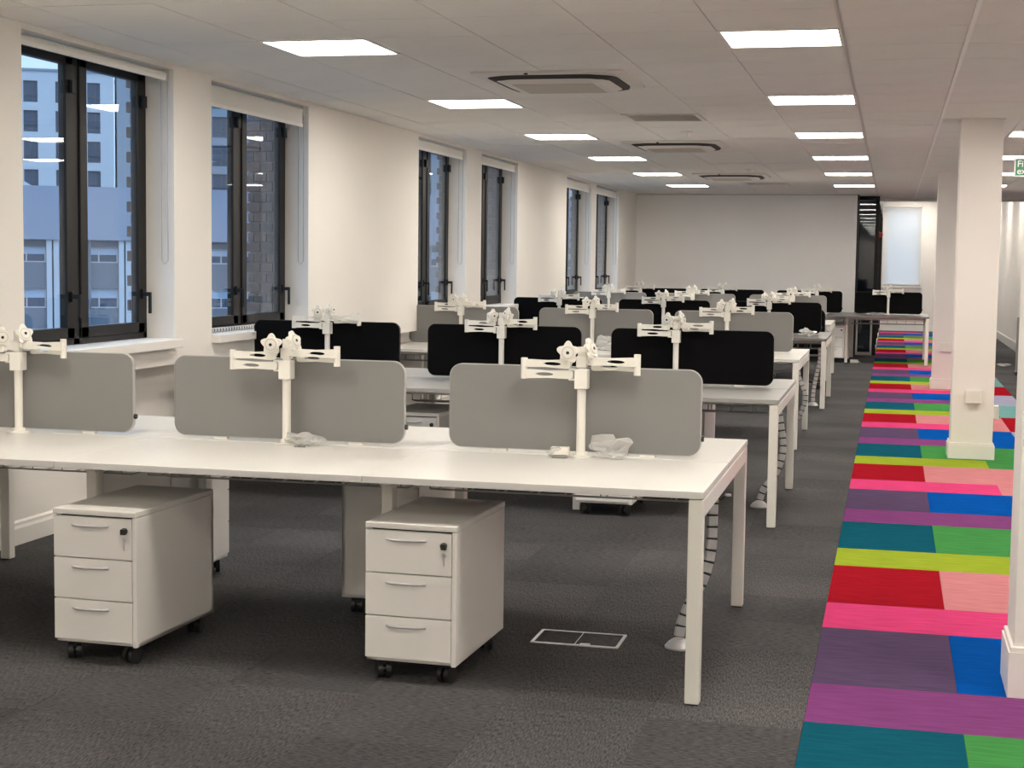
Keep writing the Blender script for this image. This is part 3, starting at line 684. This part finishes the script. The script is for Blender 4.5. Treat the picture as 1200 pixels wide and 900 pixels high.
def arm_proto(v):
    """v: 0 folded both sides, 1 left pair with right link longer reach, 2 heads side on"""
    p_ = Proto()
    p_.part('base_plate', base_me).part('pole', pole_me).part('collar', collar_me)
    ly = [0.0, 0.12, -0.1, 0.06][v]
    # left arm: lower link out, upper link back, head on its end
    p_.part('arm', link_a, (-0.030, -0.018, 0.323), (0, 0, PI+ly*0.3), [('joint', joint_me, (0.198, 0, 0.021)), ('link', link_b, (0.198, 0, 0.0415), (0, 0, PI-0.05-ly*0.4))])
    p_.part('arm', link_a, (0.020, -0.004, 0.377), (0, 0, -ly*0.25), [('joint', joint_me, (0.198, 0.006, -0.010)), ('link', link_b, (0.198, 0.012, -0.022), (0, 0, PI-0.20-ly*0.3))])
    hz = [(0.10, 0.0, 1.32), (0.75, 0.25, 1.1), (1.0, 0.1, -0.9), (-0.4, 0.2, 1.4)][v]
    p_.part('mount_plate', star, (-0.047, -0.048, 0.412), (0.06, 0, hz[0]), [('bolt', bolt, (0, 0, 0)), ('groove', ring_groove, (0, 0, 0))])
    p_.part('mount_plate', star, (0.036, -0.012, 0.424), (-0.35, 0, hz[2]), [('bolt', bolt, (0, 0, 0)), ('groove', ring_groove, (0, 0, 0))])
    return p_
ARMS = [arm_proto(i) for i in range(4)]
pos3 = {3: ['right', 'middle', 'left'], 4: ['rightmost', 'second from right', 'third from right', 'leftmost']}
rown = ['the nearest white desk', 'the second desk, grey-topped', 'the third desk, white', 'the fourth desk, dark-topped', 'the fifth desk, white', 'the farthest desk by the back wall']
varm = [[0, 0, 1], [3, 2, 0], [2, 1, 3], [1, 0, 2], [0, 1, 2], [3, 1, 2, 0]]
for ri, (name, xr, yc, bays, top, fab, offs) in enumerate(ROWS):
    bench(ri, name, xr, yc, bays, top, fab, offs)
    for b in range(bays):
        xc = xr-BAY*(b+0.5); xs = xc+(0.0 if ri else -0.02)
        if ri == 2: xs -= 0.012
        w_ = pos3[bays][b]
        scr[fab].put('desk_screen', '%s rounded fabric screen, %s one on %s' % (fab, w_, rown[ri]), 'screen', (xs, yc+0.052, DT+0.004+SH/2+0.008), 0, 'fabric screens on the bench desks')
        ARMS[varm[ri][b]].put('monitor_arm', 'white twin monitor arm, %s one on %s' % (w_, rown[ri]), 'monitor arm', (xc+offs[b], yc-0.016, DT), 0, 'twin monitor arms on the bench desks')

# ================================================================ PEDESTALS
PW, PD, PZ0, PZ1 = 0.338, 0.62, 0.072, 0.572
pd = Proto()
body = MB().box(-PW/2, 0.018, PZ0, -PW/2+0.016, PD, PZ1-0.022).box(PW/2-0.016, 0.0, PZ0, PW/2, PD, PZ1-0.022).box(-PW/2, PD-0.016, PZ0, PW/2, PD, PZ1-0.022).box(-PW/2, 0.018, PZ0, PW/2, PD, PZ0+0.016)
pd.part('body', body.mesh('body', M['ped'], 0.0015, 1))
pd.part('inner_back', boxm('inner_back', M['gap'], (-PW/2+0.016, 0.03, PZ0+0.016, PW/2-0.016, 0.035, PZ1-0.022)))
pd.part('top', MB().box(-PW/2-0.001, -0.004, PZ1-0.021, PW/2+0.001, PD+0.002, PZ1).mesh('top', M['pedtop'], 0.004, 2))
dh = (PZ1-0.026-PZ0-0.012)/3
fz = MB().box(-PW/2+0.001, -0.001, 0.002, PW/2-0.018, 0.017, dh-0.002).mesh('drawer', M['ped'], 0.0015, 1)
hp = []
for i in range(9):
    t_ = i/8; hp.append((-0.075+0.15*t_, -0.004-0.022*math.sin(PI*t_)**0.5, 0.0))
hb = MB(); n_ = len(hp); hv = []
for (x, y, z) in hp: hv += [(x, y, z-0.006), (x, y-0.004, z), (x, y, z+0.006), (x, y+0.004, z)]
hf = [(i*4+k, i*4+(k+1) % 4, (i+1)*4+(k+1) % 4, (i+1)*4+k) for i in range(n_-1) for k in range(4)]+[(3, 2, 1, 0), tuple(4*(n_-1)+k for k in range(4))]
hd = hb.add(hv, hf, 0, False).mesh('handle', M['chrome'], 0.0012, 1)
for k in range(3):
    pd.part('drawer', fz, (0, 0, PZ0+0.012+dh*k), subs=[('handle', hd, (-0.015, -0.002, dh*0.80))])
lock = MB().cyl((0, -0.002, 0), (0, -0.012, 0), 0.012, 16).box(-0.004, -0.03, -0.010, 0.014, -0.012, 0.010).mesh('lock', M['foot'], 0.001, 1)
pd.part('lock', lock, (PW/2-0.045, 0, PZ1-0.07))
key_ = MB().cyl((0, -0.02, -0.016), (0, -0.017, -0.016), 0.009, 12).box(-0.003, -0.02, -0.055, 0.003, -0.017, -0.024).mesh('key', M['chrome'])
pd.part('key', key_, (PW/2-0.040, 0, PZ1-0.085))
cst = MB().cyl((-0.024, 0, 0.031), (-0.006, 0, 0.031), 0.0308, 18).cyl((0.006, 0, 0.031), (0.024, 0, 0.031), 0.0308, 18).cyl((-0.006, 0, 0.031), (0.006, 0, 0.031), 0.012, 10).box(-0.022, -0.012, 0.050, 0.022, 0.026, 0.066).cyl((0, 0.008, 0.062), (0, 0.008, PZ0), 0.010, 10).mesh('castor', M['foot'])
for (x, y, r) in ((-PW/2+0.05, 0.06, 0.5), (PW/2-0.05, 0.06, -0.3), (-PW/2+0.05, PD-0.06, 0.9), (PW/2-0.05, PD-0.06, 0.2)): pd.part('castor', cst, (x, y, 0), (0, 0, r))
PEDS = [(-1.615, 5.16, -0.03, 'white drawer pedestal under the nearest desk, right of the two facing the camera'),
        (-2.800, 5.09, -0.03, 'white drawer pedestal under the nearest desk, left of the two facing the camera'),
        (-3.215, 6.83, PI, 'white drawer pedestal turned away behind the left front pedestal'),
        (-2.050, 6.74, PI, 'white drawer pedestal turned away behind the right front pedestal'),
        (-1.615, 8.96, 0.0, 'white pedestal seen under the second desk, right one facing the camera'),
        (-2.80, 8.96, 0.0, 'white pedestal with lock under the second desk, seen between the nearest screens'),
        (-1.30, 10.46, PI, 'white pedestal turned away under right end of the second desk'),
        (-1.62, 12.72, 0.0, 'white pedestal facing the camera under the third desk'),
        (-1.60, 16.36, 0.0, 'white pedestal facing the camera under the fourth desk'),
        (-0.855, 24.22, 0.0, 'grey-shadowed pedestal under the farthest desk beside its aisle leg')]
for x, y, r, lab in PEDS: pd.put('drawer_pedestal', lab, 'pedestal', (x, y, 0), r, 'mobile drawer pedestals')

# ================================================================ CABLE SPINES
seg_me = MB().prism(rrect(0.040, 0.026, 0.008, 3), 'xy', -0.0185, 0.0185).mesh('segment', M['alu'], 0.003, 1)
jnt_me = MB().prism(rrect(0.045, 0.022, 0.008, 3), 'xy', -0.0035, 0.0035).mesh('joint', M['foot'])
base_sp = MB()
base_sp.cyl((0, 0, 0.0005), (0, 0, 0.008), 0.055, 28).cyl((0, 0, 0.008), (0, 0, 0.026), 0.055, 28, r1=0.040).cyl((0, 0, 0.026), (0, 0, 0.038), 0.040, 28, r1=0.022)
base_spm = base_sp.mesh('base', M['alu'])
def cat(pts, n):
    P_ = [Vector(p) for p in pts]; P_ = [2*P_[0]-P_[1]]+P_+[2*P_[-1]-P_[-2]]; out = []
    for i in range(1, len(P_)-2):
        for k in range(20):
            t_ = k/20; a, b, c, d = P_[i-1:i+3]
            out.append(0.5*((2*b)+(c-a)*t_+(2*a-5*b+4*c-d)*t_*t_+(3*b-a-3*c+d)*t_**3))
    out.append(P_[-2]); 
    L_ = [0]
    for i in range(1, len(out)): L_.append(L_[-1]+(out[i]-out[i-1]).length)
    res = []
    n = max(2, int(L_[-1]/n))
    for k in range(n):
        s_ = L_[-1]*(k+0.5)/n; i = max(j for j in range(len(L_)) if L_[j] <= s_); i = min(i, len(out)-2)
        f_ = (s_-L_[i])/(L_[i+1]-L_[i]); res.append((out[i].lerp(out[i+1], f_), (out[i+1]-out[i]).normalized()))
    return res
def spine(lab, loc, pts, base=True, step=0.044):
    t = thing('cable_spine', lab, 'cable spine', loc, 0, 'segmented cable spines')
    if base: link('base', base_spm, t)
    tang = cat(pts, step)
    js = MB()
    for p, d in tang:
        x = Vector((0.95, 0.3, 0)); z = d; y = z.cross(x).normalized(); x = y.cross(z)
        R_ = Matrix((x, y, z)).transposed()
        link('segment', seg_me, t, p, R_.to_euler())
        q = p+d*step/2
        o = link('joint', jnt_me, t, q, R_.to_euler())
    return t
sp_pts = [(0, 0, 0.045), (0.01, 0.0, 0.10), (0.04, 0.0, 0.18), (0.09, 0.01, 0.28), (0.115, 0.02, 0.40), (0.118, 0.02, 0.54), (0.12, 0.02, 0.62)]
spine('silver segmented cable spine curving down under the nearest desk end', (-0.765, 5.95, 0), sp_pts)
t = thing('cable_plug', 'loose cable with plug hanging at the top of nearest spine', 'cable', (-0.645, 5.97, 0.62))
link('cord', MB().tube([(0, 0, 0.02), (0.01, 0, -0.02), (0.03, -0.01, -0.03), (0.05, -0.02, -0.01)], 0.004, 6).mesh('cord', M['foot']), t)
link('plug', boxm('plug', M['grey_trim'], (0.045, -0.026, -0.014, 0.070, -0.016, -0.004), 0.003), t)
spine('silver segmented cable spine behind the aisle leg of the second desk', (-0.755, 9.60, 0), [(0, 0, 0.045), (0.03, 0, 0.12), (0.10, 0.0, 0.22), (0.135, 0, 0.36), (0.12, 0, 0.50), (0.10, 0, 0.62)])
spine('silver segmented cable spine under aisle end of the third desk', (-0.83, 13.6, 0), [(0, 0, 0.045), (0.03, 0, 0.10), (0.10, 0.0, 0.22), (0.13, 0, 0.36), (0.08, 0, 0.50), (0.05, 0, 0.62)])
spine('pale segmented cable spine beside the leg of the fourth desk', (-0.78, 16.75, 0), [(0, 0, 0.045), (0.0, 0, 0.12), (0.015, 0.0, 0.24), (0.04, 0, 0.38), (0.06, 0, 0.50), (0.06, 0, 0.62)])
# spine lying on the second window sill
t = spine('grey ribbed cable spine lying along the sill of the second window', (-4.285, 9.20, ZS+0.0165), [(0, 0, 0), (0.005, 0.4, 0), (-0.005, 0.8, 0), (0, 1.1, 0)], base=False)

# ================================================================ FLOOR BOX
t = thing('floor_box', 'flush floor socket box with silver rim in the charcoal carpet', 'floor box', (-1.165, 5.972, 0), 0.0)
link('rim', MB().ringprism(rrect(0.350, 0.222, 0.004, 1), rrect(0.326, 0.196, 0.004, 1), 'xy', 0.0003, 0.005).mesh('rim', M['alu']), t)
link('lid', boxm('lid', CP[3], (-0.1625, -0.0975, 0.0003, 0.1625, 0.0975, 0.0035)), t)
link('lid_seam', MB().box(-0.0015, -0.0975, 0.0034, 0.0015, 0.0975, 0.0046).box(0.02, -0.09, 0.0034, 0.06, -0.075, 0.005).mesh('lid_seam', M['alu']), t)

# ================================================================ SMALL THINGS
def crumple(name, sx, sy, sz, seed, amp=0.35):
    rnd = random.Random(seed); bm = bmesh.new(); bmesh.ops.create_icosphere(bm, subdivisions=3, radius=1.0)
    dirs = [(Vector((rnd.uniform(-1, 1), rnd.uniform(-1, 1), rnd.uniform(-1, 1))).normalized(), rnd.uniform(-amp, amp), rnd.uniform(2, 7)) for _ in range(14)]
    spikes = [Vector((rnd.uniform(-1, 1), rnd.uniform(-1, 1), rnd.uniform(0.0, 1))).normalized() for _ in range(7)]
    for v in bm.verts:
        d = v.co.normalized(); s_ = 0.75
        for q, a, f_ in dirs: s_ += a*abs(math.sin(f_*d.dot(q)*2))*0.45
        s_ += rnd.uniform(-0.10, 0.10)
        for q in spikes: s_ += 0.75*max(0.0, d.dot(q)-0.86)/0.14
        v.co = Vector((d.x*s_*sx, d.y*s_*sy, d.z*s_*sz))
    mn = min(v.co.z for v in bm.verts)
    for v in bm.verts: v.co.z = max((v.co.z-mn)*0.9-0.006*0, 0.0006)
    me = bpy.data.meshes.new(name); bm.to_mesh(me); bm.free(); me.materials.append(M['bag']); return me
def bag(lab, x, y, z, sx, sy, sz, seed, inner=True):
    t = thing('plastic_bag', lab, 'plastic bag', (x, y, z), 0)
    link('wrap', crumple('wrap', sx, sy, sz, seed), t)
    if inner: link('fittings', MB().box(-sx*0.5, -sy*1.02, 0.001, sx*0.2, -sy*0.9, 0.006).box(-sx*0.3, -sy*1.1, 0.001, -sx*0.1, -sy*0.8, 0.010).mesh('fittings', M['wire']), t)
    return t
bag('crumpled clear plastic bag of fittings by the middle pole of nearest desk', -2.300, 5.915, DT, 0.068, 0.045, 0.028, 3)
bag('crumpled clear plastic bag at foot of the right pole of nearest desk', -1.035, 5.925, DT, 0.062, 0.030, 0.036, 11, False)
t = thing('fixing_pack', 'small white cardboard fixing pack left of the right pole base', 'packet', (-1.240, 5.905, DT), 0.1)
link('sleeve', boxm('sleeve', M['plastic'], (-0.036, -0.02, 0.012, 0.036, 0.02, 0.042), 0.003), t)
link('screws', MB().cyl((-0.03, -0.015, 0.006), (0.03, -0.02, 0.006), 0.0055, 8).cyl((-0.02, 0.012, 0.006), (0.03, 0.005, 0.006), 0.0055, 8).mesh('screws', M['wire']), t)
link('wrap', crumple('wrap', 0.055, 0.03, 0.024, 23), t, (-0.02, 0.01, 0.0005))
bag('crumpled clear plastic bag at the left edge on nearest desk', -3.78, 5.86, DT, 0.07, 0.045, 0.02, 5)
bag('small clear plastic scrap on the third desk beside its middle screen pole', -2.36, 13.22, DT, 0.08, 0.05, 0.05, 31)
bag('white crumpled packing lump on aisle end of the fourth desk', -0.83, 16.62, DT, 0.065, 0.05, 0.045, 8)
bag('clear plastic bag on the fifth desk by its right pole', -1.5, 20.7, DT, 0.06, 0.05, 0.03, 14)
bag('white scrap on the coloured-strip desk below its screen', -0.2, 24.55, DT, 0.12, 0.05, 0.02, 17)
t = thing('paper_scrap', 'white paper scrap on dark carpet right of the columns', 'paper', (1.66, 24.4, 0))
link('sheet', crumple('sheet', 0.07, 0.12, 0.02, 41, 0.2), t)
t = thing('plug_block', 'white plug block on carpet beside the farthest desk leg', 'plug', (-0.53, 24.35, 0))
link('block', boxm('block', M['plastic'], (-0.06, -0.04, 0.0005, 0.06, 0.04, 0.045), 0.006), t)
link('cord', MB().tube([(0.06, 0, 0.02), (0.09, 0.05, 0.006), (0.04, 0.2, 0.006)], 0.004, 5).mesh('cord', M['plastic']), t)
t = thing('display_board', 'grey free-standing board on a black foot at the right edge', 'board', (1.86, 22.6, 0))
link('board', boxm('board', M['grey_board'], (-0.16, -0.02, 0.05, 0.16, 0.02, 0.80), 0.004), t)
link('foot', boxm('foot', M['foot'], (-0.17, -0.14, 0.0005, -0.10, 0.14, 0.05), 0.008), t)
link('foot', boxm('foot', M['foot'], (0.10, -0.14, 0.0005, 0.17, 0.14, 0.05), 0.008), t)

# black office chair standing behind the fourth desk
t = thing('office_chair', 'black office chair with its back to the camera between fourth and fifth desks', 'chair', (-1.02, 19.15, 0), 0.15)
o = link('backrest', MB().prism(rrect(0.44, 0.50, 0.09, 6, 0, 0.72), 'xz', -0.26, -0.215).mesh('backrest', M['black_fabric'], 0.012, 2), t)
link('seat', MB().prism(rrect(0.47, 0.46, 0.09, 6, 0, 0.02), 'xy', 0.42, 0.49).mesh('seat', M['black_fabric'], 0.015, 2), t)
link('back_stem', MB().tube([(0, 0.0, 0.41), (0, -0.2, 0.41), (0, -0.27, 0.48), (0, -0.262, 0.72)], 0.022, 8).mesh('back_stem', M['foot']), t)
link('gas_lift', MB().cyl((0, 0, 0.09), (0, 0, 0.42), 0.025, 14).mesh('gas_lift', M['foot']), t)
arm_ = MB().add([(0.02, -0.02, 0.075), (0.02, 0.02, 0.075), (0.02, 0.02, 0.115), (0.02, -0.02, 0.115), (0.30, -0.014, 0.062), (0.30, 0.014, 0.062), (0.30, 0.014, 0.082), (0.30, -0.014, 0.082)],
               [(0, 1, 2, 3), (7, 6, 5, 4), (0, 4, 5, 1), (1, 5, 6, 2), (2, 6, 7, 3), (3, 7, 4, 0)]).mesh('base_leg', M['foot'])
cs_ = MB().cyl((0.29, -0.022, 0.03), (0.29, 0.022, 0.03), 0.0298, 14).cyl((0.29, 0, 0.03), (0.29, 0, 0.064), 0.008, 8).mesh('castor', M['foot'])
for k in range(5):
    o = link('base_leg', arm_, t, (0, 0, 0), (0, 0, k*2*PI/5+0.3)); link('castor', cs_, o)
for sx in (-1, 1):
    link('armrest', MB().tube([(sx*0.22, 0.05, 0.45), (sx*0.27, 0.05, 0.47), (sx*0.275, 0.03, 0.66)], 0.014, 8).box(sx*0.275-0.03, -0.12, 0.66, sx*0.275+0.03, 0.15, 0.685).mesh('armrest', M['foot']), t)
spine('pale segmented cable spine beside the aisle leg of the fifth desk', (-0.83, 20.7, 0), [(0, 0, 0.045), (0.0, 0, 0.12), (0.02, 0.0, 0.24), (0.03, 0, 0.38), (0.035, 0, 0.62)])

for k in range(3):  # unseen extra panels, added to light the far right corridor wall
    PL.put('ceiling_light', 'added unseen light panel brightening the far right corridor, %s of three' % ['nearest', 'middle', 'farthest'][k], 'ceiling light', (1.45, 28.6+3.0*k, 3.045), group='square ceiling light panels')
